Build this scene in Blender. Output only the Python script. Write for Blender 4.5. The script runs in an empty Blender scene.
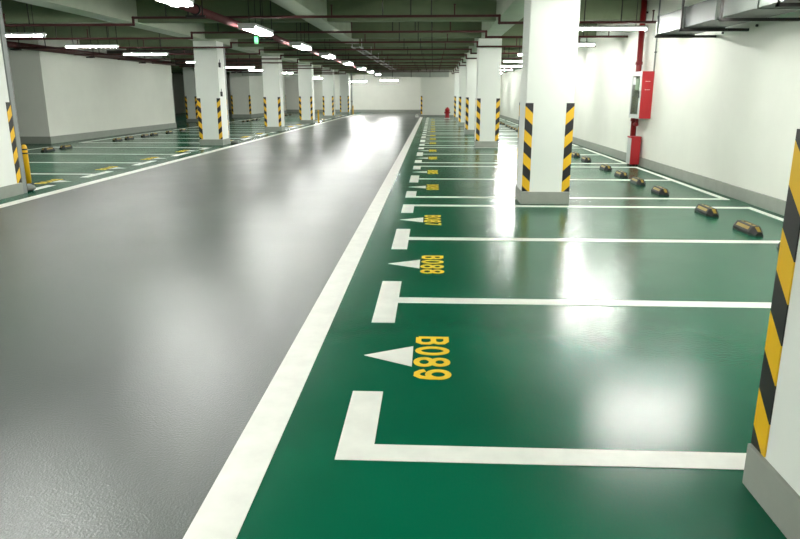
import bpy, bmesh, math, random
from mathutils import Vector, Matrix
random.seed(7)
S = bpy.context.scene
COL = S.collection
PI = math.pi
H = 1.62                                   # eye height

# ------------------------------------------------------------------ camera
def make_camera():
    p, yw, f = 0.25538, 0.04748, 671.4
    F = Vector((-math.sin(yw)*math.cos(p), math.cos(yw)*math.cos(p), -math.sin(p)))
    R = Vector((math.cos(yw), math.sin(yw), 0)); U = R.cross(F)
    M = Matrix(((R.x, U.x, -F.x, 0), (R.y, U.y, -F.y, 0), (R.z, U.z, -F.z, H), (0, 0, 0, 1)))
    cd = bpy.data.cameras.new('camera'); c = bpy.data.objects.new('camera', cd)
    cd.sensor_fit = 'HORIZONTAL'; cd.sensor_width = 36; cd.lens = f/800*36
    cd.clip_start = .05; cd.clip_end = 200
    c.matrix_world = M; COL.objects.link(c); S.camera = c
make_camera()

# ------------------------------------------------------------------ materials
def lin(c):
    return tuple(((v/255)/12.92 if v/255 <= .04045 else ((v/255+.055)/1.055)**2.4) for v in c)
def nd(nt, t, **k):
    n = nt.nodes.new(t)
    for a, b in k.items(): setattr(n, a, b)
    return n
def material(name, rgb, rough=.5, metal=0., var=.0, vscale=3., bump=0., bscale=60., coat=0., coat_rough=.1,
             rvar=0., spec=.5, detail=4, stretch=(1,1,1), rgb2=None, bdist=.02):
    m = bpy.data.materials.new(name); m.use_nodes = True; nt = m.node_tree
    b = nt.nodes['Principled BSDF']; c = lin(rgb)
    b.inputs['Base Color'].default_value = (*c, 1); b.inputs['Roughness'].default_value = rough
    b.inputs['Metallic'].default_value = metal; b.inputs['Coat Weight'].default_value = coat
    b.inputs['Coat Roughness'].default_value = coat_rough; b.inputs['Specular IOR Level'].default_value = spec
    g = nd(nt, 'ShaderNodeNewGeometry'); mp = nd(nt, 'ShaderNodeMapping'); mp.inputs['Scale'].default_value = stretch
    nt.links.new(g.outputs['Position'], mp.inputs['Vector'])
    if var or rvar or rgb2:
        n = nd(nt, 'ShaderNodeTexNoise'); n.inputs['Scale'].default_value = vscale
        n.inputs['Detail'].default_value = detail; n.inputs['Roughness'].default_value = .6
        nt.links.new(mp.outputs['Vector'], n.inputs['Vector'])
        if var or rgb2:
            r = nd(nt, 'ShaderNodeValToRGB'); c2 = lin(rgb2) if rgb2 else c
            r.color_ramp.elements[0].position = .3; r.color_ramp.elements[1].position = .7
            r.color_ramp.elements[0].color = (*[x*(1-var) for x in c2], 1)
            r.color_ramp.elements[1].color = (*[min(1, x*(1+var)) for x in c], 1)
            nt.links.new(n.outputs['Fac'], r.inputs['Fac']); nt.links.new(r.outputs['Color'], b.inputs['Base Color'])
        if rvar:
            mr = nd(nt, 'ShaderNodeMapRange'); mr.inputs['From Min'].default_value = .3; mr.inputs['From Max'].default_value = .7
            mr.inputs['To Min'].default_value = rough-rvar; mr.inputs['To Max'].default_value = rough+rvar
            nt.links.new(n.outputs['Fac'], mr.inputs['Value']); nt.links.new(mr.outputs['Result'], b.inputs['Roughness'])
    if bump:
        n2 = nd(nt, 'ShaderNodeTexNoise'); n2.inputs['Scale'].default_value = bscale; n2.inputs['Detail'].default_value = 3
        nt.links.new(g.outputs['Position'], n2.inputs['Vector'])
        bp = nd(nt, 'ShaderNodeBump'); bp.inputs['Strength'].default_value = bump; bp.inputs['Distance'].default_value = bdist
        nt.links.new(n2.outputs['Fac'], bp.inputs['Height']); nt.links.new(bp.outputs['Normal'], b.inputs['Normal'])
        if coat: nt.links.new(bp.outputs['Normal'], b.inputs['Coat Normal'])
    return m
def emitter(name, rgb, strength):
    m = bpy.data.materials.new(name); m.use_nodes = True; b = m.node_tree.nodes['Principled BSDF']
    b.inputs['Base Color'].default_value = (.9, .9, .9, 1)
    b.inputs['Emission Color'].default_value = (*rgb, 1); b.inputs['Emission Strength'].default_value = strength
    return m
def hazard(name, black, yellow, period, uvmap='UVMap'):
    m = bpy.data.materials.new(name); m.use_nodes = True; nt = m.node_tree; b = nt.nodes['Principled BSDF']
    uv = nd(nt, 'ShaderNodeUVMap', uv_map=uvmap); sp = nd(nt, 'ShaderNodeSeparateXYZ')
    nt.links.new(uv.outputs['UV'], sp.inputs['Vector'])
    a = nd(nt, 'ShaderNodeMath', operation='ADD'); nt.links.new(sp.outputs['X'], a.inputs[0]); nt.links.new(sp.outputs['Y'], a.inputs[1])
    d = nd(nt, 'ShaderNodeMath', operation='DIVIDE'); nt.links.new(a.outputs[0], d.inputs[0]); d.inputs[1].default_value = period
    a2 = nd(nt, 'ShaderNodeMath', operation='ADD'); nt.links.new(a.outputs[0], a2.inputs[0]); a2.inputs[1].default_value = .08; nt.links.new(a2.outputs[0], d.inputs[0])
    fr = nd(nt, 'ShaderNodeMath', operation='FRACT'); nt.links.new(d.outputs[0], fr.inputs[0])
    gt = nd(nt, 'ShaderNodeMath', operation='LESS_THAN'); nt.links.new(fr.outputs[0], gt.inputs[0]); gt.inputs[1].default_value = .5
    mx = nd(nt, 'ShaderNodeMix', data_type='RGBA')
    mx.inputs[6].default_value = (*lin(yellow), 1); mx.inputs[7].default_value = (*lin(black), 1)
    nt.links.new(gt.outputs[0], mx.inputs[0]); nt.links.new(mx.outputs[2], b.inputs['Base Color'])
    b.inputs['Roughness'].default_value = .45
    return m
M = {}
M['aisle'] = material('grey_epoxy', (57, 66, 61), .305, var=.14, vscale=.5, bump=.4, bscale=95, rvar=.025, detail=3, bdist=.006, spec=.42)
M['green'] = material('green_epoxy', (0, 90, 62), .23, var=.10, vscale=.7, bump=.14, bscale=60, rvar=.025, detail=3, coat=.0, bdist=.004, spec=.24)
M['white_paint'] = material('white_line_paint', (236, 238, 228), .38, var=.06, vscale=6, bump=.1, bscale=60, bdist=.004)
M['yellow_paint'] = material('yellow_number_paint', (238, 200, 10), .5, var=.08, vscale=9)
M['wall'] = material('white_wall_paint', (226, 228, 217), .75, var=.025, vscale=1.2, bump=.1, bscale=25, bdist=.005)
M['pillar'] = material('white_pillar_paint', (228, 232, 224), .7, var=.02, vscale=1.5, bump=.1, bscale=25, bdist=.004)
M['skirt'] = material('grey_skirting_cement', (143, 148, 138), .6, var=.06, vscale=5)
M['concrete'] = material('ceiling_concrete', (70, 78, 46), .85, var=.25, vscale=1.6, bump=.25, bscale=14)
M['beam'] = material('beam_concrete', (106, 118, 90), .8, var=.10, vscale=2.0, bump=.2, bscale=16)
M['beam_light'] = material('pale_beam_concrete', (168, 178, 158), .8, var=.08, vscale=1.5, bump=.15, bscale=16)  # paler tone than the cross beams, used on the lengthwise beams
M['hazard'] = hazard('hazard_stripes', (9, 8, 8), (228, 180, 8), .335)
M['pipe'] = material('dark_red_pipe', (70, 20, 20), .5, var=.12, vscale=5)
M['redpipe'] = material('red_pipe', (118, 16, 20), .45, var=.1, vscale=5)
M['maroon'] = material('dull_red_pipe_paint', (96, 40, 42), .75, var=.1, vscale=4)
M['red'] = material('red_enamel', (160, 18, 26), .45)
M['galv'] = material('galvanised_sheet', (84, 90, 84), .45, metal=.55, var=.05, vscale=2, rvar=.03)
M['galv_light'] = material('pale_duct_sheet', (176, 182, 172), .5, metal=.2, var=.06, vscale=3)
M['steel'] = material('dark_steel', (46, 44, 42), .5, metal=.4)
M['casing'] = material('white_lamp_casing', (205, 208, 205), .4)
M['tube'] = emitter('lit_tube', (1., 1., .96), 198)
M['tube_dim'] = emitter('lit_tube_dim', (1., 1., .96), 112)
M['tube_bright'] = emitter('lit_tube_bright', (1., 1., .96), 420)
M['diffuser'] = emitter('lit_diffuser', (1., 1., .96), 72)
M['rubber'] = material('black_rubber', (14, 14, 12), .55, var=.15, vscale=30)
M['gold'] = material('yellow_reflector', (146, 122, 26), .4, var=.12, vscale=20)
M['yellow'] = material('yellow_enamel', (226, 176, 16), .4)
M['black'] = material('black_enamel', (20, 20, 20), .45)
M['greyrub'] = material('worn_grey_rubber', (112, 116, 108), .6, var=.15, vscale=18)
M['conduit'] = material('grey_conduit', (132, 138, 134), .5)
M['alu'] = material('aluminium_frame', (190, 194, 190), .4, metal=.3)
M['cloth'] = material('stowed_grey_hose', (160, 168, 140), .8, var=.2, vscale=12)
M['signgreen'] = material('green_sticker', (60, 110, 40), .5)
M['green_lit'] = emitter('green_lit_sign', (.05, .8, .2), 1.6)
M['white'] = material('white_enamel', (225, 228, 222), .5)
M['duct_dark'] = material('dark_brown_cable_duct', (52, 44, 38), .6, var=.1)
gl = bpy.data.materials.new('cabinet_glass'); gl.use_nodes = True
_b = gl.node_tree.nodes['Principled BSDF']; _b.inputs['Transmission Weight'].default_value = 1; _b.inputs['Roughness'].default_value = .03
_b.inputs['IOR'].default_value = 1.1
M['glass'] = gl

# ------------------------------------------------------------------ mesh helpers
class MB:
    def __init__(s): s.bm = bmesh.new(); s.smooth = []
    def box(s, x0, x1, y0, y1, z0, z1, bev=0.):
        r = bmesh.ops.create_cube(s.bm, size=1)
        for v in r['verts']:
            v.co = Vector(((x0+x1)/2+v.co.x*(x1-x0), (y0+y1)/2+v.co.y*(y1-y0), (z0+z1)/2+v.co.z*(z1-z0)))
        if bev:
            es = list({e for v in r['verts'] for e in v.link_edges})
            bmesh.ops.bevel(s.bm, geom=es, offset=bev, segments=2, affect='EDGES', profile=.5)
        return s
    def cyl(s, a, b, r, r2=None, seg=16, cap=True):
        a = Vector(a); b = Vector(b); d = b-a; r2 = r if r2 is None else r2
        q = d.to_track_quat('Z', 'Y').to_matrix().to_4x4(); mt = Matrix.Translation((a+b)/2) @ q
        o = bmesh.ops.create_cone(s.bm, cap_ends=cap, segments=seg, radius1=r, radius2=r2, depth=d.length, matrix=mt)
        for f in {f for v in o['verts'] for f in v.link_faces}:
            if len(f.verts) == 4: f.smooth = True
        return s
    def lathe(s, c, prof, seg=20):
        rings = []
        for r, z in prof:
            rings.append([s.bm.verts.new((c[0]+max(r, 1e-4)*math.cos(2*PI*k/seg), c[1]+max(r, 1e-4)*math.sin(2*PI*k/seg), c[2]+z)) for k in range(seg)])
        for a, b in zip(rings, rings[1:]):
            for k in range(seg):
                f = s.bm.faces.new((a[k], a[(k+1) % seg], b[(k+1) % seg], b[k])); f.smooth = True
        s.bm.faces.new(rings[0][::-1]); s.bm.faces.new(rings[-1])
        return s
    def path(s, pts, r, seg=10):
        for a, b in zip(pts, pts[1:]):
            s.cyl(a, b, r, seg=seg)
        for p in pts[1:-1]:
            o = bmesh.ops.create_uvsphere(s.bm, u_segments=seg, v_segments=8, radius=r*1.18, matrix=Matrix.Translation(p))
            for f in {f for v in o['verts'] for f in v.link_faces}: f.smooth = True
        return s
    def poly(s, pts, z0, z1):
        n = len(pts); area = sum(pts[i][0]*pts[(i+1) % n][1]-pts[(i+1) % n][0]*pts[i][1] for i in range(n))
        if area < 0: pts = pts[::-1]
        lo = [s.bm.verts.new((x, y, z0)) for x, y in pts]; hi = [s.bm.verts.new((x, y, z1)) for x, y in pts]
        s.bm.faces.new(hi); s.bm.faces.new(lo[::-1])
        for i in range(n): s.bm.faces.new((lo[i], lo[(i+1) % n], hi[(i+1) % n], hi[i]))
        return s
    def build(s, name, mat, parent=None, loc=None):
        me = bpy.data.meshes.new(name); bmesh.ops.recalc_face_normals(s.bm, faces=s.bm.faces); s.bm.to_mesh(me); s.bm.free()
        me.materials.append(M[mat]); o = bpy.data.objects.new(name, me); COL.objects.link(o)
        if parent: o.parent = parent
        if loc: o.location = loc
        return o
def tag(o, label, cat, group=None, kind=None):
    o['label'] = label; o['category'] = cat
    if group: o['group'] = group
    if kind: o['kind'] = kind
    return o
def empty(name, loc, label, cat, group=None, rz=0):
    o = bpy.data.objects.new(name, None); COL.objects.link(o); o.location = loc; o.rotation_euler.z = rz
    o.empty_display_size = .1
    return tag(o, label, cat, group)
KIDS = {}
def kids(o): return [c for c in COL.objects if c.parent == o]
def copy_tree(o, parent=None, table=None):
    c = o.copy(); COL.objects.link(c); c.parent = parent
    for ch in kids(o): copy_tree(ch, c)
    return c
def place(src, loc, label, group=None, rz=None):
    c = copy_tree(src); c.location = loc; c['label'] = label
    if rz is not None: c.rotation_euler.z = rz
    if group: c['group'] = group
    return c
def struct(o, label=None, cat=None):
    o['kind'] = 'structure'; o['label'] = label or o.name.replace('_', ' '); o['category'] = cat or 'wall'
    return o
ORD = ['first', 'second', 'third', 'fourth', 'fifth', 'sixth', 'seventh', 'eighth', 'ninth', 'tenth', 'eleventh', 'twelfth',
       'thirteenth', 'fourteenth', 'fifteenth', 'sixteenth', 'seventeenth', 'eighteenth', 'nineteenth', 'twentieth',
       'twenty-first', 'twenty-second', 'twenty-third', 'twenty-fourth', 'twenty-fifth', 'twenty-sixth']
def nth(i): return ORD[i]

# ------------------------------------------------------------------ shell
XR = 4.87; XA = -.82; XB = -6.43; ZC = 3.85; Y0 = -6.0
XL1 = -12.85; XLL = -22.0
struct(MB().box(XB, XA, Y0, 63, -.12, 0).build('floor', 'aisle'), 'grey glossy epoxy driving aisle floor', 'floor')
struct(MB().box(XA, XR, Y0, 50.6, -.12, 0).build('floor', 'green'), 'green glossy epoxy floor of the right parking bays', 'floor')
struct(MB().box(XLL, XB, Y0, 63, -.12, 0).build('floor', 'green'), 'green glossy epoxy floor of the left parking bays', 'floor')
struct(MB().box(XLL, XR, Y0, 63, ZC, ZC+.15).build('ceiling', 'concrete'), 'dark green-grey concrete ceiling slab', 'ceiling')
struct(MB().box(XR, XR+.2, Y0, 50.6, 0, ZC).build('wall_right', 'wall'), 'long white wall on the right', 'wall')
struct(MB().box(XR-.035, XR, Y0, 50.6, 0, .2, .006).build('baseboard_right', 'skirt'), 'grey skirting along the right wall', 'baseboard')
struct(MB().box(XLL-.2, XR+.2, Y0-.2, Y0, 0, ZC).build('wall_back', 'wall'), 'white wall behind the viewer', 'wall')
struct(MB().box(XLL-.2, XLL, Y0, 63, 0, ZC).build('wall_left', 'wall'), 'white outer wall far left', 'wall')
struct(MB().box(-17.5, XL1, 22.4, 33.8, 0, ZC).build('wall_left', 'wall'), 'white walled room block on the left between the aisle pillars', 'wall')
struct(MB().box(-17.53, XL1+.03, 22.37, 33.83, 0, .24, .006).build('baseboard_left', 'skirt'), 'grey skirting round the left room block', 'baseboard')
struct(MB().box(-14.2, XL1, 48.2, 60.0, 0, ZC).build('wall_left', 'wall'), 'white wall block far down the left side', 'wall')
struct(MB().box(-14.23, XL1+.03, 48.17, 60.03, 0, .24, .006).build('baseboard_left', 'skirt'), 'grey skirting round the far left wall block', 'baseboard')
struct(MB().box(XLL, XA-.05, 63, 63.2, 0, ZC).build('wall_end', 'wall'), 'white end wall at the far end of the aisle', 'wall')
struct(MB().box(XLL, XA-.05, 62.97, 63, 0, .25).build('baseboard_end', 'skirt'), 'grey skirting of the aisle end wall', 'baseboard')
struct(MB().box(XA-.05, XR+.2, 50.6, 63.2, 0, ZC).build('wall_end', 'wall'), 'white wall closing the right parking bays', 'wall')
struct(MB().box(XA-.08, XR, 50.57, 50.6, 0, .14).build('baseboard_end', 'skirt'), 'grey skirting at the end of the right bays', 'baseboard')

# beams (cast into the slab)
def beam(x0, x1, y0, y1, z0, label, mat='beam'):
    o = MB().box(x0, x1, y0, y1, z0, ZC, .01).build('ceiling_beam', mat); struct(o, label, 'beam'); o['group'] = 'concrete ceiling beams'
beam(1.44, 1.96, Y0, 50.6, 3.25, 'light concrete beam running along above the right row of pillars', 'beam_light')
beam(-7.55, -7.03, Y0, 63, 3.25, 'light concrete beam running along above the left row of pillars', 'beam_light')
beam(-2.95, -2.5, Y0, 23.6, 3.25, 'light concrete beam running lengthwise over the aisle', 'beam_light')
TB = [.6, 4.5, 8.4, 12.4, 16.62, 21.5, 25.1, 28.95, 32.8, 36.55, 40.5, 44.3, 48.2, 52.3, 56.2, 60.2]
for i, y in enumerate(TB):
    beam(XLL, XR if y < 50 else XA-.05, y, y+.3, 3.28, '%s concrete cross beam spanning the ceiling, counted from the viewer' % nth(i))

# ------------------------------------------------------------------ pillars
def guard_mesh(w, t, h, sx, sy, wy=None):
    wy = w if wy is None else wy
    """L-shaped corner guard; corner at origin, legs run along sx*X and sy*Y; UV = (distance from corner, height)"""
    bm = bmesh.new(); uvl = bm.loops.layers.uv.new('UVMap')
    pr = [(-t, -t, 0), (w, -t, w), (w, 0, w), (0, 0, 0), (0, wy, wy), (-t, wy, wy)]
    lo = [bm.verts.new((x*sx, y*sy, 0)) for x, y, _ in pr]; hi = [bm.verts.new((x*sx, y*sy, h)) for x, y, _ in pr]
    us = [p[2] for p in pr]; n = 6
    for i in range(n):
        j = (i+1) % n; f = bm.faces.new((lo[i], lo[j], hi[j], hi[i]))
        for l, u, v in zip(f.loops, (us[i], us[j], us[j], us[i]), (0, 0, h, h)): l[uvl].uv = (u, v)
    for ring, v in ((hi, h), (lo[::-1], 0)):
        for tri in ((0, 1, 2, 3), (0, 3, 4, 5)):
            rr = ring if v else lo
            f = bm.faces.new([rr[k] for k in (tri if v else tri[::-1])])
            for l in f.loops: l[uvl].uv = (0.05, v)
    bmesh.ops.recalc_face_normals(bm, faces=bm.faces)
    me = bpy.data.meshes.new('corner_guard'); bm.to_mesh(me); bm.free(); me.materials.append(M['hazard']); return me
GM = {(sx, sy): guard_mesh(.11, .006, 1.3, sx, sy) for sx in (1, -1) for sy in (1, -1)}
GF = {(sx, sy): guard_mesh(.11, .006, 1.3, sx, sy, .004) for sx in (1, -1) for sy in (1, -1)}
def make_pillar(name, loc, w, d, label, group, ztop=3.25, corners=((1, 1), (-1, 1), (1, -1), (-1, -1)), flat=True):
    r = empty(name, loc, label, 'pillar', group)
    MB().box(0, w, 0, d, 0, ztop, .012).build('shaft', 'pillar', r)
    MB().box(-.016, w+.016, -.016, d+.016, 0, .19, .006).build('plinth', 'skirt', r)
    for sx, sy in corners:
        g = bpy.data.objects.new('corner_guard', (GF if flat else GM)[(sx, sy)]); COL.objects.link(g); g.parent = r
        g.location = (0 if sx > 0 else w, 0 if sy > 0 else d, .195)
    return r
PX = 1.365; PW = .70; PD = .72
GR = 'white pillars with hazard striped corners on the right'
p0 = make_pillar('pillar', (PX, 1.9, 0), PW, PD, 'white striped pillar cut by the right edge of the photo', GR, flat=False)
p1 = None
for y, w in [(10.22, 'big white pillar with black and yellow corners right of the bay numbers, second in the right row'),
             (21.5, 'third pillar of the right row, seen left of the big white one'),
             (28.6, 'fourth pillar of the right row, half hidden behind the third'),
             (36.2, 'fifth pillar of the right row, a sliver beside the fourth'),
             (44.2, 'sixth and farthest pillar of the right row near the red hydrant')]:
    if p1 is None: p1 = make_pillar('pillar', (PX, y, 0), PW, PD, w, GR)
    else: place(p1, (PX, y, 0), w)
GL = 'white pillars with hazard striped corners on the left'
LX = -7.6; LW = .75
for y, w in [(10.18, 'white striped pillar cut by the left edge of the photo'),
             (22.0, 'second pillar of the left row, largest one fully in view on the left'),
             (30.8, 'third pillar of the left row, right of the largest left one'),
             (39.05, 'fourth pillar of the left row, beyond the third'),
             (47.5, 'fifth pillar of the left row, beyond the fourth'),
             (56.3, 'sixth and farthest pillar of the left row')]:
    make_pillar('pillar', (LX, y, 0), LW, PD, w, GL, flat=y > 12)
make_pillar('pillar', (-14.75, 40.6, 0), .7, .7, 'pillar deep in the dark recess behind the left row', 'pillars deep in the left bays', ZC-.0)
# striped guards on the far wall corners
def wall_guard(loc, sx, sy, label):
    g = bpy.data.objects.new('corner_guard', GM[(sx, sy)]); COL.objects.link(g); g.location = loc
    tag(g, label, 'corner guard', 'striped guards on wall corners')
wall_guard((-14.207, 48.193, .25), 1, 1, 'black and yellow guard on left corner of the far left wall block')
wall_guard((-12.843, 48.193, .25), -1, 1, 'black and yellow guard on near right corner of the far left wall block')
wall_guard((-12.843, 60.007, .25), -1, -1, 'black and yellow guard on the far end corner of the far left wall block')
wall_guard((XA-.057, 50.593, .2), 1, 1, 'black and yellow guard on the end wall corner where the aisle line ends')

# grey trunking behind the first two left pillars
for (y, w) in [(10.18+PD, 'nearest left pillar'), (22.0+PD, 'second left pillar')]:
    t = empty('vertical_trunking', (LX+LW-.13, y+.035, 0), 'grey vertical cable trunking on the back corner of the %s' % w, 'trunking', 'grey trunking behind left pillars')
    MB().box(0, .13, 0, .11, .0, 3.2, .006).build('channel', 'conduit', t)
    MB().cyl((.1, .13, .02), (.1, .13, 3.2), .018).build('cable', 'black', t)  # slim black rod drawn for the dark line along the channel
for z, w in [(2.45, 'upper'), (1.55, 'lower')]:
    b = empty('junction_box', (LX+LW+.021, 22.12, z), 'small dark %s junction box on second left pillar' % w, 'junction box', 'junction boxes on left pillar')
    MB().box(-.02, .03, -.04, .06, 0, .15, .008).build('housing', 'black', b)
    MB().cyl((.005, .01, .15), (.005, .01, .24), .008).build('cable', 'black', b)

# ------------------------------------------------------------------ floor markings
ZP0, ZP1 = .0005, .0035
def rect(mb, x0, x1, y0, y1, z=0): return mb.poly([(x0, y0), (x1, y0), (x1, y1), (x0, y1)], ZP0+z, ZP1+z)
def line_obj(name, rects, label, group, mat='white_paint'):
    mb = MB()
    pts = rects
    for p in pts: mb.poly(p, ZP0, ZP1)
    return tag(mb.build(name, mat), label, 'floor marking', group)
def R_(x0, x1, y0, y1): return [(x0, y0), (x1, y0), (x1, y1), (x0, y1)]
line_obj('edge_line', [R_(-.92, -.72, Y0+.2, 50.4)], 'long white line between the grey aisle and the right green bays', None)
line_obj('edge_line', [R_(-6.53, -6.33, Y0+.2, 57)], 'long white line between the grey aisle and the left green bays', None)

# hand-laid stencil figures: strokes as rings on a 1 x 1 box
def ring(cx, cy, rx, ry, a0=0, a1=360, n=20):
    return [(cx+rx*math.cos(math.radians(a0+(a1-a0)*k/n)), cy+ry*math.sin(math.radians(a0+(a1-a0)*k/n))) for k in range(n+1)]
GLY = {
    '0': [ring(.5, .5, .38, .42)], '8': [ring(.5, .71, .34, .21), ring(.5, .27, .38, .22)],
    '9': [ring(.5, .66, .37, .27), [(.87, .66), (.87, .42), (.80, .2), (.62, .08), (.38, .09), (.2, .2), (.14, .3)]],
    '6': [ring(.5, .34, .37, .27), [(.13, .34), (.13, .58), (.20, .8), (.38, .92), (.62, .91), (.8, .8), (.86, .7)]],
    'B': [[(.14, .08), (.14, .92), (.6, .92), (.82, .82), (.84, .68), (.72, .54), (.14, .52)], [(.72, .52), (.88, .4), (.88, .2), (.72, .08), (.14, .08)]],
    '7': [[(.12, .92), (.88, .92), (.45, .06)]],
    '5': [[(.85, .92), (.2, .92), (.16, .54), (.55, .6), (.84, .48), (.86, .22), (.62, .08), (.3, .08), (.12, .2)]],
    '4': [[(.68, .06), (.68, .94), (.1, .3), (.92, .3)]],
    '3': [[(.14, .8), (.35, .92), (.66, .92), (.84, .78), (.8, .6), (.5, .52), (.84, .42), (.86, .2), (.64, .08), (.32, .08), (.12, .22)]],
    '2': [[(.14, .76), (.3, .92), (.68, .92), (.86, .76), (.8, .54), (.14, .08), (.88, .08)]],
    '1': [[(.25, .74), (.55, .94), (.55, .06)]],
}
def ribbon(mb, pts, w, tf, dz=0.):
    n = len(pts); closed = (Vector(pts[0])-Vector(pts[-1])).length < 1e-4
    L, R = [], []
    for i in range(n):
        p = Vector(pts[i])
        a = Vector(pts[i-1]) if i > 0 else (Vector(pts[-2]) if closed else None)
        b = Vector(pts[i+1]) if i < n-1 else (Vector(pts[1]) if closed else None)
        d1 = (p-a).normalized() if a is not None else None; d2 = (b-p).normalized() if b is not None else None
        d = ((d1 or d2)+(d2 or d1)).normalized(); nn = Vector((-d.y, d.x)); c = 1.
        if d1 and d2: c = max(.55, nn.dot(Vector((-d1.y, d1.x))))
        L.append(p+nn*w/2/c); R.append(p-nn*w/2/c)
    vs = []
    for z in (ZP0+dz, ZP1+dz):
        vs.append([[mb.bm.verts.new((*tf(q), z)) for q in side] for side in (L, R)])
    for i in range(n-1):
        (l0, r0), (l1, r1) = vs
        mb.bm.faces.new((l1[i], l1[i+1], r1[i+1], r1[i])); mb.bm.faces.new((l0[i], r0[i], r0[i+1], l0[i+1]))
        mb.bm.faces.new((l0[i], l0[i+1], l1[i+1], l1[i])); mb.bm.faces.new((r0[i], r1[i], r1[i+1], r0[i+1]))
    if not closed:
        (l0, r0), (l1, r1) = vs
        mb.bm.faces.new((l0[0], l1[0], r1[0], r0[0])); mb.bm.faces.new((l0[-1], r0[-1], r1[-1], l1[-1]))
def bay_number(txt, x, y, side, label, group):
    """side +1: right bays (top of the figures towards +X, read towards the viewer); -1: left bays"""
    cw, ch, pitch, st = .150, .222, .19, .037
    r = empty('bay_number', (x, y, 0), label, 'floor marking', group)
    for k, c in enumerate(txt):
        mb = MB(); c0 = (k-(len(txt)-1)/2)*pitch-cw/2
        def tf(q, c0=c0):
            u = c0+q.x; v = q.y
            return (v, -u) if side > 0 else (-v, u)
        for q, stroke in enumerate(GLY[c]):
            ribbon(mb, [(px*cw, py*ch) for px, py in stroke], st, tf, q*.0006)
        o = mb.build('letter' if c.isalpha() else 'digit', 'yellow_paint', r)
    return r
def arrow(x, y, side, label, group):
    o = MB().poly([(0, 0), (side*.31, .17), (side*.31, -.17)], ZP0, ZP1).build('arrow_marking', 'white_paint')
    o.location = (x, y, 0); tag(o, label, 'floor marking', group)

def bays(groups, side, xm, xe, nums):
    """xm: X of the aisle-side edge of the marks, xe: X of the far end of the bay lines; groups: lists of line Y"""
    sname = 'right' if side > 0 else 'left'; k = 0; li = 0
    x1 = xm+side*.17
    for gi, L in enumerate(groups):
        for i, y in enumerate(L):
            if i == 0: y0, y1 = y-.072, y+.66
            elif i == len(L)-1: y0, y1 = y-.66, y+.072
            else: y0, y1 = y-.56, y+.56
            bl = R_(min(xm, x1), max(xm, x1), y0, y1)
            ln = R_(min(x1, xe), max(x1, xe), y-.072, y+.072)
            # drop the seam: one outline for the pair
            line_obj('bay_line', [bl, ln], '%s white bay line of the %s bays, %s-shaped, counted from the viewer' % (nth(li), sname, 'L' if i in (0, len(L)-1) else 'T'), 'white bay lines on the %s' % sname)
            li += 1
            if i < len(L)-1:
                ym = (y+L[i+1])/2
                if k < len(nums):
                    n = nums[k]
                    lab = ('yellow bay number %s painted on the green floor' % n) if (side > 0 and k < 5) else ('yellow bay number painted in the %s %s bay from the viewer' % (nth(k), sname))
                    bay_number(n, xm+side*.335, ym, side, lab, 'yellow bay numbers on the %s' % sname)
                    arrow(xm+side*.01, ym, side, ('white triangle pointing to the aisle beside yellow %s' % n) if (side > 0 and k < 5) else ('white triangle in the %s %s bay from the viewer' % (nth(k), sname)), 'white triangles on the %s' % sname)
                k += 1
        line_obj('bay_end_line', [R_(min(xe, xe+side*.1), max(xe, xe+side*.1), L[0]-.08, L[-1]+.08)],
                 'white line closing the %s group of %s bays along the wall' % (nth(gi), sname), 'white end lines on the %s' % sname)
RG = [[2.81, 5.21, 7.62, 10.02], [10.88, 13.29, 15.70], [16.54, 18.96, 21.37], [22.2, 24.4, 26.6, 28.75], [29.6, 31.8, 34.0, 36.2], [37.1, 39.3, 41.5, 43.8], [44.9, 47.2, 49.5]]
rn = ['B0%d' % (89-i) for i in range(18) if i < 18]
rn = [n for n in rn]
bays(RG, 1, -.43, 4.62, rn[:17])
LG = [[11.36, 13.76, 16.15, 18.55, 20.95], [23.05, 25.4, 27.7, 30.05], [31.8, 34.1, 36.4, 38.5], [40.15, 42.35, 44.6, 46.9], [48.6, 51, 53.4, 55.6]]
bays(LG, -1, -6.9, -12.1, ['B0%d' % (48+i) if '%d' % (48+i) else '' for i in range(16)])
# marking in the dark recess
line_obj('bay_line', [R_(-20.5, -14.9, 37.3, 37.45)], 'white line on the floor inside the dark left recess', 'white bay lines on the left')
# faint white lane arrow far down the aisle
o = MB().poly([(-.12, -1.1), (.12, -1.1), (.12, .3), (.42, .3), (0, 1.2), (-.42, .3), (-.12, .3)], ZP0, ZP1).build('lane_arrow', 'white_paint')
o.location = (-3.25, 46, 0); tag(o, 'small white lane arrow on the far end of the grey aisle', 'floor marking')

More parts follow.
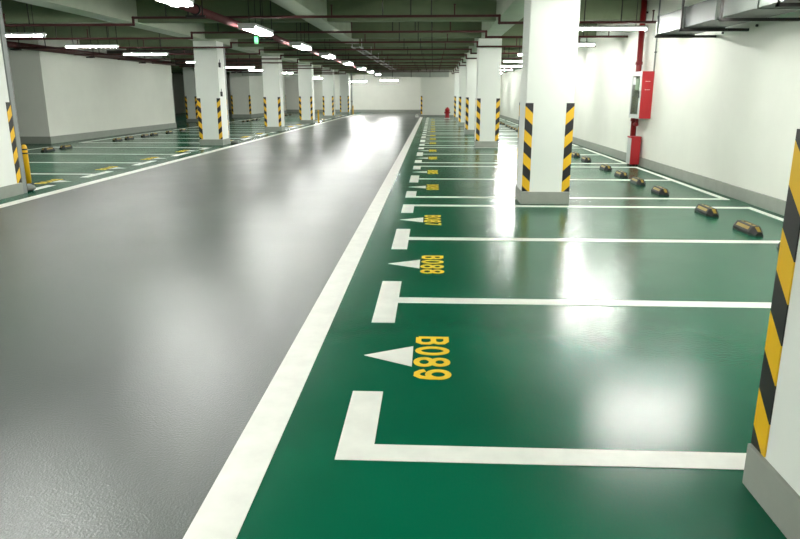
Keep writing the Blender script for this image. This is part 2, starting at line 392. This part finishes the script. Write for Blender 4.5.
# ------------------------------------------------------------------ wheel stops
def make_stop():
    r = empty('wheel_stop', (0, 0, 0), 'x', 'wheel stop', 'x')
    L, W, h = .31, .085, .102
    def loft(mb, secs):
        rings = []
        for y, prof in secs: rings.append([mb.bm.verts.new((x, y, z)) for x, z in prof])
        n = len(rings[0])
        for a, b in zip(rings, rings[1:]):
            for k in range(n): mb.bm.faces.new((a[k], a[(k+1) % n], b[(k+1) % n], b[k]))
        mb.bm.faces.new(rings[0]); mb.bm.faces.new(rings[-1][::-1])
    P = lambda w, hh: [(-w, 0), (w, 0), (w, hh*.35), (w*.5, hh), (-w*.5, hh), (-w, hh*.35)]
    mb = MB(); loft(mb, [(-L, P(W*.55, h*.42)), (-L+.1, P(W, h)), (L-.1, P(W, h)), (L, P(W*.55, h*.42))]); mb.build('body', 'rubber', r)
    # reflective strips following the slanted shoulders
    for s in (-1, 1):
        for (ya, yb) in ((-.16, .16),):
            mb = MB(); q = [(W*.85, h*.545), (W*.6, h*.87)]; n = Vector((h*.65, W*.5)).normalized()*.003
            v = []
            for y in (ya, yb):
                for (x, z) in q: v += [(s*x, y, z), (s*(x+n.x), y, z+n.y)]
            vs = [mb.bm.verts.new(c) for c in v]
            for f in ((0, 2, 6, 4), (1, 5, 7, 3), (0, 4, 5, 1), (2, 3, 7, 6), (0, 1, 3, 2), (4, 6, 7, 5)): mb.bm.faces.new([vs[i] for i in f])
            mb.build('reflective_strip', 'gold', r)
    for s in (-1, 1):
        mb = MB(); y0, y1 = s*.224, s*.292
        v = [(-.022, y0, h*.925), (.022, y0, h*.925), (.018, y1, h*.53), (-.018, y1, h*.53)]
        lo = [mb.bm.verts.new(c) for c in v]; hi = [mb.bm.verts.new((a, b, c+.005)) for a, b, c in v]
        mb.bm.faces.new(lo[::-1]); mb.bm.faces.new(hi)
        for i in range(4): mb.bm.faces.new((lo[i], lo[(i+1) % 4], hi[(i+1) % 4], hi[i]))
        mb.build('reflective_strip', 'gold', r)
    MB().box(-.016, .016, -.17, .17, h-.001, h+.003, .001).build('reflective_strip', 'gold', r)
    for y in (-.1, .1): MB().cyl((0, y, h+.002), (0, y, h+.008), .014, seg=10).build('bolt', 'steel', r)
    return r
stop0 = make_stop(); used = False
def put_stop(x, y, label, group):
    global used
    if not used:
        used = True; stop0.location = (x, y, 0); stop0['label'] = label; stop0['group'] = group; return
    place(stop0, (x, y, 0), label, group)
rs = []
for L in RG:
    for a, b in zip(L, L[1:]): rs += [a+.255*(b-a), a+.785*(b-a)]
rs = [y for y in rs if y > 6.5 and y < 47]
rs = rs[:26]
for i, y in enumerate(rs):
    put_stop(3.85, y, 'black and yellow rubber wheel stop by the right wall, %s from the viewer' % nth(i), 'wheel stops by the right wall')
for i, y in enumerate([16.95, 18.12, 19.5, 20.5, 24.0, 24.98, 26.4, 27.27, 28.9, 30.5, 37.4, 40.7, 41.75, 42.95, 44.0, 50.3, 51.6, 52.7, 54.2]):
    put_stop(-11.3, y, 'black and yellow rubber wheel stop in the left bays, %s from the viewer' % nth(i), 'wheel stops in the left bays')

# ------------------------------------------------------------------ bollards, kerb blocks
def make_bollard(loc, label):
    r = empty('bollard', loc, label, 'bollard', 'yellow steel bollards on the left')
    MB().lathe((0, 0, 0), [(.05, .02), (.05, .66), (.045, .70), (.03, .725), (0, .735)]).build('post', 'yellow', r)
    MB().lathe((0, 0, 0), [(.09, 0), (.09, .02), (.055, .025)]).build('base_plate', 'black', r)
    for z in (.56, .63): MB().lathe((0, 0, 0), [(.0515, z), (.0515, z+.025)]).build('band', 'black', r)
    return r
make_bollard((-7.47, 12.12, 0), 'yellow bollard right of the pillar at the left edge')
make_bollard((-6.7, 40.1, 0), 'yellow bollard standing beside the fourth left pillar')
make_bollard((-6.6, 56.9, 0), 'farthest yellow bollard, beside the last left pillar')
def kerb(loc, rz, label):
    r = empty('rubber_kerb_block', loc, label, 'kerb block', 'grey rubber kerb blocks', rz)
    MB().lathe((0, 0, 0), [(.14, .03), (.145, .06), (.12, .095), (.07, .115), (0, .12)], 24).build('cap', 'greyrub', r)
    MB().lathe((0, 0, 0), [(.1, 0), (.13, .03)], 24).build('base', 'rubber', r)
    return r
kerb((-6.97, 11.22, .004), 0, 'low grey rubber block on the floor by the left-edge pillar')
kerb((-6.62, 22.6, 0), 0, 'low dark grey rubber block beside the second left pillar')

# ------------------------------------------------------------------ lamps
ZL = 2.85
def make_lamp(twin, tube='tube'):
    r = empty('ceiling_lamp', (0, 0, 0), 'x', 'ceiling lamp', 'x')
    if twin:
        l, w = .78, .16
        MB().box(-w, w, -l, l, .045, .075, .006).box(-w-.006, -w+.006, -l, l, .02, .075, .002).box(w-.006, w+.006, -l, l, .02, .075, .002).build('housing', 'casing', r)
        for s in (-1, 1): MB().cyl((s*.07, -l+.05, .0), (s*.07, l-.05, .0), .042, seg=10).build('tube', 'diffuser', r)
        for s in (-1, 1): MB().box(-w, w, s*(l-.03)-.02, s*(l-.03)+.02, -.035, .046, .004).build('end_cap', 'casing', r)
        for s in (-1, 1): MB().cyl((0, s*.55, .075), (0, s*.55, ZC-ZL), .008, seg=8).build('hanger_rod', 'steel', r)
    else:
        l = .72
        MB().box(-.075, .075, -l, l, .028, .042, .002).box(-.079, -.073, -l, l, .012, .042, .001).box(.073, .079, -l, l, .012, .042, .001).box(-.028, .028, -l, l, .042, .06, .003).build('housing', 'casing', r)
        MB().cyl((0, -l+.03, 0), (0, l-.03, 0), .018, seg=10).build('tube', tube, r)
        for s in (-1, 1): MB().box(-.045, .045, s*(l-.015)-.012, s*(l-.015)+.012, -.036, .04, .003).build('end_cap', 'casing', r)
        for s in (-1, 1): MB().cyl((0, s*.5, .06), (0, s*.5, ZC-ZL), .008, seg=8).build('hanger_rod', 'steel', r)
    return r
la = make_lamp(True); lb = make_lamp(False); lc = make_lamp(False, 'tube_dim'); ld = make_lamp(False, 'tube_bright')
first = {id(la): True, id(lb): True, id(lc): True, id(ld): True}
def put_lamp(src, x, y, rz, label, group, z=ZL):
    if first[id(src)]:
        first[id(src)] = False; src.location = (x, y, z); src.rotation_euler.z = rz; src['label'] = label; src['group'] = group; return
    place(src, (x, y, z), label, group, rz)
GA = 'bright twin tube lamps over the aisle'
for i, y in enumerate([9.2, 14.1, 18.8, 23.5, 28.9, 34.4, 39.2, 44.5]):
    put_lamp(la, -3.55, y, 0, '%s bright lamp of the row over the aisle, seen from the viewer' % nth(i), GA)
for i, y in enumerate([4.9, .6, -3.4]):
    put_lamp(la, -3.55, y, 0, ['lamp over the aisle just above the picture', 'lamp over the aisle above the viewer', 'lamp over the aisle behind the viewer'][i], GA)
GB = 'single tube lamps over the right bays'
RY = [14.05, 18.4, 22.9, 27.5, 32.2, 37.0, 42.5, 47.5]
for i, y in enumerate(RY):
    put_lamp(lb, 3.43, y, PI/2, '%s tube lamp over the right bays, in view beside the pillars' % nth(i), GB)
for i, y in enumerate([8.9, 4.9, .6, -3.6]):
    put_lamp(lb, 3.06, y, PI/2, ['tube lamp over the right bays, just above the picture', 'tube lamp over bay B089, above the picture', 'tube lamp over the right bays beside the viewer', 'tube lamp over the right bays behind the viewer'][i], GB)
GC = 'single tube lamps over the left bays'
for i, y in enumerate([15.0, 18.5, 22.0, 27.6, 32.8, 37.0, 41.8, 46.5, 51.5, 56.5]):
    put_lamp(lc, -9.15, y, PI/2, '%s tube lamp over the left bays, counted from the viewer' % nth(i), GC)
for i, y in enumerate([10.6, 5.6, .6]):
    put_lamp(lc, -9.4, y, PI/2, ['tube lamp over the left bays, left of the picture', 'tube lamp over the near left bays outside the picture', 'tube lamp over the left bays beside the viewer'][i], GC)
put_lamp(lc, -18.6, 46.5, 0, 'small lamp glinting deep inside the dark left recess', 'lamps in the recess')
put_lamp(ld, -6.25, 58, PI/2, 'left one of the two lamps hanging low before the end wall', 'low lamps before the end wall', 2.64)
put_lamp(ld, -3.55, 56, PI/2, 'right one of the two lamps hanging low before the end wall', 'low lamps before the end wall', 2.68)
for o in list(COL.objects):
    if o.name.startswith('hanger_rod') and o.parent and o.parent.location.z < ZL-.1:
        o.scale.z = 1.0
# ------------------------------------------------------------------ pipes
GP = 'thin dark red sprinkler pipes crossing the ceiling'
PY = [13.9+3.35*i for i in range(11)]
for i, y in enumerate(PY):
    y = y if not any(b-.05 < y < b+.35 for b in TB) else y-.35
    r = empty('sprinkler_pipe', (0, y, 0), '%s thin dark red pipe crossing under the ceiling, counted from the viewer' % nth(i), 'pipe', GP)
    z1, z2 = 3.09, 2.96
    MB().path([(-12.5, 0, z2), (-5.97, 0, z2), (-5.97, 0, z1), (1.27, 0, z1), (1.27, 0, z2), (4.66, 0, z2)], .026).build('pipe', 'pipe', r)
    for x in (-11.6, -10.2, -9.4, -8.1, -5.3, -1.0, -.45, -.05, 2.9, 3.6):
        zz = z1 if -5.9 < x < 1.2 else z2
        MB().cyl((x, 0, zz), (x, 0, ZC), .012, seg=8).build('hanger_rod', 'steel', r)
    for x in (-10.6, -8.6, -4.6, -2.0, .4, 2.4, 4.2):
        zz = z1 if -5.9 < x < 1.2 else z2
        mb = MB().cyl((x, 0, zz), (x, 0, zz+.2), .013, seg=8); mb.cyl((x, 0, zz+.2), (x, 0, zz+.22), .03, .02, seg=8)
        mb.build('sprinkler_head', 'pipe', r)
r = empty('water_main', (-3.9, 0, 2.96), 'long red water pipe running lengthwise above the row of aisle lamps', 'pipe')
MB().cyl((0, Y0+.1, 0), (0, 44, 0), .07, seg=18).build('pipe', 'maroon', r)
for k in range(9):
    y = 1.5+k*4.9+.2
    MB().cyl((0, y, .0), (0, y+.05, 0), .09, seg=18).build('clamp', 'steel', r)
    for s in (-1, 1): MB().cyl((s*.12, y+.02, -.1), (s*.12, y+.02, ZC-2.96), .012, seg=8).build('hanger_rod', 'steel', r)
    MB().box(-.16, .16, y, y+.05, -.12, -.09).build('crossbar', 'steel', r)
r = empty('water_main', (-12.68, 0, 3.06), 'thick dark red pipe running along the top of the left white wall', 'pipe')
MB().cyl((0, 5, 0), (0, 47, 0), .095, seg=18).build('pipe', 'pipe', r)
for k in range(9): MB().box(-.14, .14, 7+k*4.6, 7.12+k*4.6, -.14, -.095).build('bracket', 'steel', r)
for k in range(9): MB().cyl((.12, 7.06+k*4.6, -.12), (.12, 7.06+k*4.6, ZC-3.06), .012, seg=8).build('hanger_rod', 'steel', r)

# cable trays / ducts in the left bays
def cross_duct(y, x0, x1, z0, z1, mat, label, name='cable_duct'):
    r = empty(name, (0, y, 0), label, 'duct', 'ducts crossing the far bays')
    MB().box(x0, x1, 0, .35, z0, z1, .01).build('duct_body', mat, r)
    n = max(2, int((x1-x0)/1.25))
    for k in range(1, n):
        x = x0+(x1-x0)*k/n
        MB().box(x-.02, x+.02, -.015, .365, z0-.015, z1+.015).build('flange', 'steel' if mat == 'duct_dark' else 'galv', r)
    for k in (0, 1):
        x = x0+.3+k*(x1-x0-.6)
        MB().cyl((x, .18, z1), (x, .18, ZC), .012, seg=8).build('hanger_rod', 'steel', r)
cross_duct(26.2, -12.4, -7.9, 3.08, 3.24, 'duct_dark', 'dark cable duct crossing above the left bays behind the second pillar')
cross_duct(33.2, -12.4, -7.9, 2.98, 3.24, 'duct_dark', 'dark cable duct crossing above the left bays beyond the third pillar')
cross_duct(44.8, -12.4, -7.9, 2.78, 3.2, 'galv_light', 'pale metal duct crossing above the far left bays', 'air_duct')
cross_duct(49.2, -4.2, 1.1, 2.8, 3.22, 'galv_light', 'silver air duct crossing in front of the end wall', 'air_duct')
# open tray with two rails hanging over the far aisle
r = empty('cable_tray', (-2.72, 24.5, 0), 'light metal cable tray on hangers over the far half of the aisle', 'cable tray')
for s in (-1, 1): MB().box(s*.14-.015, s*.14+.015, 0, 24, 3.2, 3.24).build('rail', 'casing', r)
for k in range(25): MB().box(-.14, .14, k*.98+.1, k*.98+.14, 3.2, 3.215).build('rung', 'casing', r)
for k in range(7):
    for s in (-1, 1): MB().cyl((s*.17, .5+k*3.8, 3.2), (s*.17, .5+k*3.8, ZC), .012, seg=8).build('hanger_rod', 'casing', r)

# right wall air duct with angle-iron brackets
r = empty('air_duct', (3.88, 12.6, 2.62), 'silver sheet metal air duct hanging along the right wall', 'duct')
MB().box(0, .62, -17, 0, 0, .30, .008).build('duct_body', 'galv', r)
for k in range(13): MB().box(-.02, .64, -.05-k*1.25-.04, -.05-k*1.25, -.012, .312, .003).build('flange', 'galv', r)
for k, y in enumerate([-.12, -1.36, -2.86, -4.4, -6.0, -7.6, -9.2]):
    b = MB().box(-.06, XR-3.8804, y-.02, y+.02, -.055, -.014).build('bracket', 'steel', r)
    if k: MB().box(-.06, -.03, y-.02, y+.02, -.055, ZC-2.6201).build('strap', 'steel', b)
    MB().cyl((XR-3.88-.03, y-.3, .0), (XR-3.8804, y-.3, .0), .02, seg=8).build('wall_bolt', 'steel', b)

# ------------------------------------------------------------------ hydrant corner on the right wall
r = empty('riser_pipe', (4.76, 16.5, 0), 'red vertical fire main running up the right wall beside the hose cabinet', 'pipe')
MB().cyl((0, 0, .0), (0, 0, 3.84), .065, seg=18).build('pipe', 'redpipe', r)
for z in (1.0, 2.28, 3.05): MB().cyl((0, 0, z), (0, 0, z+.07), .082, seg=18).build('coupling', 'redpipe', r)
MB().path([(0, -.02, .94), (0, -.22, .94), (0, -.22, 1.08)], .04, seg=12).build('branch_elbow', 'redpipe', r)
for z in (1.9, 3.4): MB().box(.0, .105, -.02, .02, z, z+.04).build('bracket', 'steel', r)
c = empty('fire_hose_cabinet', (4.59, 15.64, 1.09), 'white framed fire hose cabinet with red side, mounted on the right wall', 'cabinet')
MB().box(.02, .278, 0, .74, 0, 1.02, .006).build('body', 'red', c)
d = MB().box(0, .02, 0, .09, 0, 1.02, .002).box(0, .02, .65, .74, 0, 1.02, .002).box(0, .02, .09, .65, 0, .09, .002).box(0, .02, .09, .65, .93, 1.02, .002).build('door_frame', 'alu', c)
MB().box(.006, .010, .09, .65, .09, .93).build('glass_pane', 'glass', d)
MB().box(-.02, 0, .05, .065, .45, .57, .002).build('handle', 'steel', d)
MB().box(.0125, .0185, .095, .645, .095, .925).build('hose_panel', 'cloth', c)
MB().box(.001, .005, .12, .42, .62, .86).build('sticker', 'signgreen', c)
MB().box(.0005, .005, .40, .60, .74, .9).build('white_sticker', 'white', c)
mb = MB()
for z in (.62, .8):
    for k in range(3): mb.box(.10+k*.04, .118+k*.04, -.002, 0, z, z+.012)
mb.build('white_lettering', 'white', c)
c = empty('extinguisher_box', (4.61, 16.04, 0), 'red fire extinguisher box on the floor below the hose cabinet', 'box')
MB().box(0, .215, 0, .30, .03, .64, .008).build('body', 'red', c)
MB().box(-.012, 0, .01, .29, .04, .63, .003).build('door', 'alu', c)
MB().box(-.02, .222, -.015, .31, .64, .67, .005).build('lid', 'red', c)
for x in (.04, .18):
    for y in (.04, .26): MB().cyl((x, y, 0), (x, y, .03), .018, seg=8).build('foot', 'black', c)
r = empty('wall_conduit', (4.845, 15.64, 0), 'thin grey conduit running up the right wall by the hose cabinet', 'conduit')
MB().cyl((0, 0, 2.11), (0, 0, 3.84), .016, seg=8).build('conduit', 'conduit', r)
for z in (2.5, 3.2): MB().box(-.02, .025, -.03, .03, z, z+.02).build('clip', 'steel', r)

# far red hydrant
r = empty('fire_hydrant', (1.0, 47.6, 0), 'small red fire hydrant standing at the far end of the right bays', 'hydrant')
MB().lathe((0, 0, 0), [(.17, .04), (.17, .08), (.135, .1), (.135, .5), (.175, .52), (.175, .56), (.15, .63), (.09, .71), (.04, .75), (0, .76)]).build('barrel', 'red', r)
MB().lathe((0, 0, 0), [(.19, 0), (.19, .04)]).build('base_flange', 'white', r)
for s in (-1, 1): MB().cyl((s*.08, 0, .4), (s*.17, 0, .4), .055, seg=14).cyl((s*.17, 0, .4), (s*.2, 0, .4), .07, seg=14).build('side_outlet', 'red', r)
MB().cyl((0, -.08, .33), (0, -.2, .33), .075, seg=14).build('front_outlet', 'red', r)
# white block where the aisle line ends
r = empty('floor_marker', (-1.15, 50.0, 0), 'tiny white block on the floor at the far end of the aisle line', 'marker')
MB().lathe((0, 0, 0), [(.13, 0), (.12, .12), (.08, .2), (0, .22)], 16).build('dome', 'white', r)
# drain pipe beside the last left pillar
r = empty('drain_pipe', (-6.72, 57.2, 0), 'dark vertical drain pipe beside the last left pillar', 'pipe')
MB().cyl((0, 0, 0), (0, 0, 3.8), .06, seg=14).build('pipe', 'conduit', r)
for z in (1, 2.4): MB().cyl((0, 0, z), (0, 0, z+.06), .075, seg=14).build('coupling', 'steel', r)
# green exit sign
r = empty('exit_sign', (-4.05, 16.0, 2.74), 'small green lit exit sign hanging under the second aisle lamp', 'sign')
MB().box(-.04, .04, -.02, .02, 0, .15, .004).build('panel', 'green_lit', r)
MB().box(-.04, .04, -.024, -.02, -.0, .0 + .03).build('white_bar', 'white', r)
MB().cyl((0, 0, .15), (0, 0, ZC-2.74), .008, seg=8).build('hanger_rod', 'steel', r)

# ------------------------------------------------------------------ world + view
w = bpy.data.worlds.new('world'); S.world = w; w.use_nodes = True
w.node_tree.nodes['Background'].inputs['Color'].default_value = (.01, .012, .01, 1)
S.view_settings.view_transform = 'Standard'; S.view_settings.look = 'None'; S.view_settings.gamma = 1
S.view_settings.use_curve_mapping = False
S.view_settings.exposure = 1.0
S.cycles.use_denoising = True
S.cycles.max_bounces = 8; S.cycles.diffuse_bounces = 5; S.cycles.glossy_bounces = 4
S.cycles.sample_clamp_indirect = 6
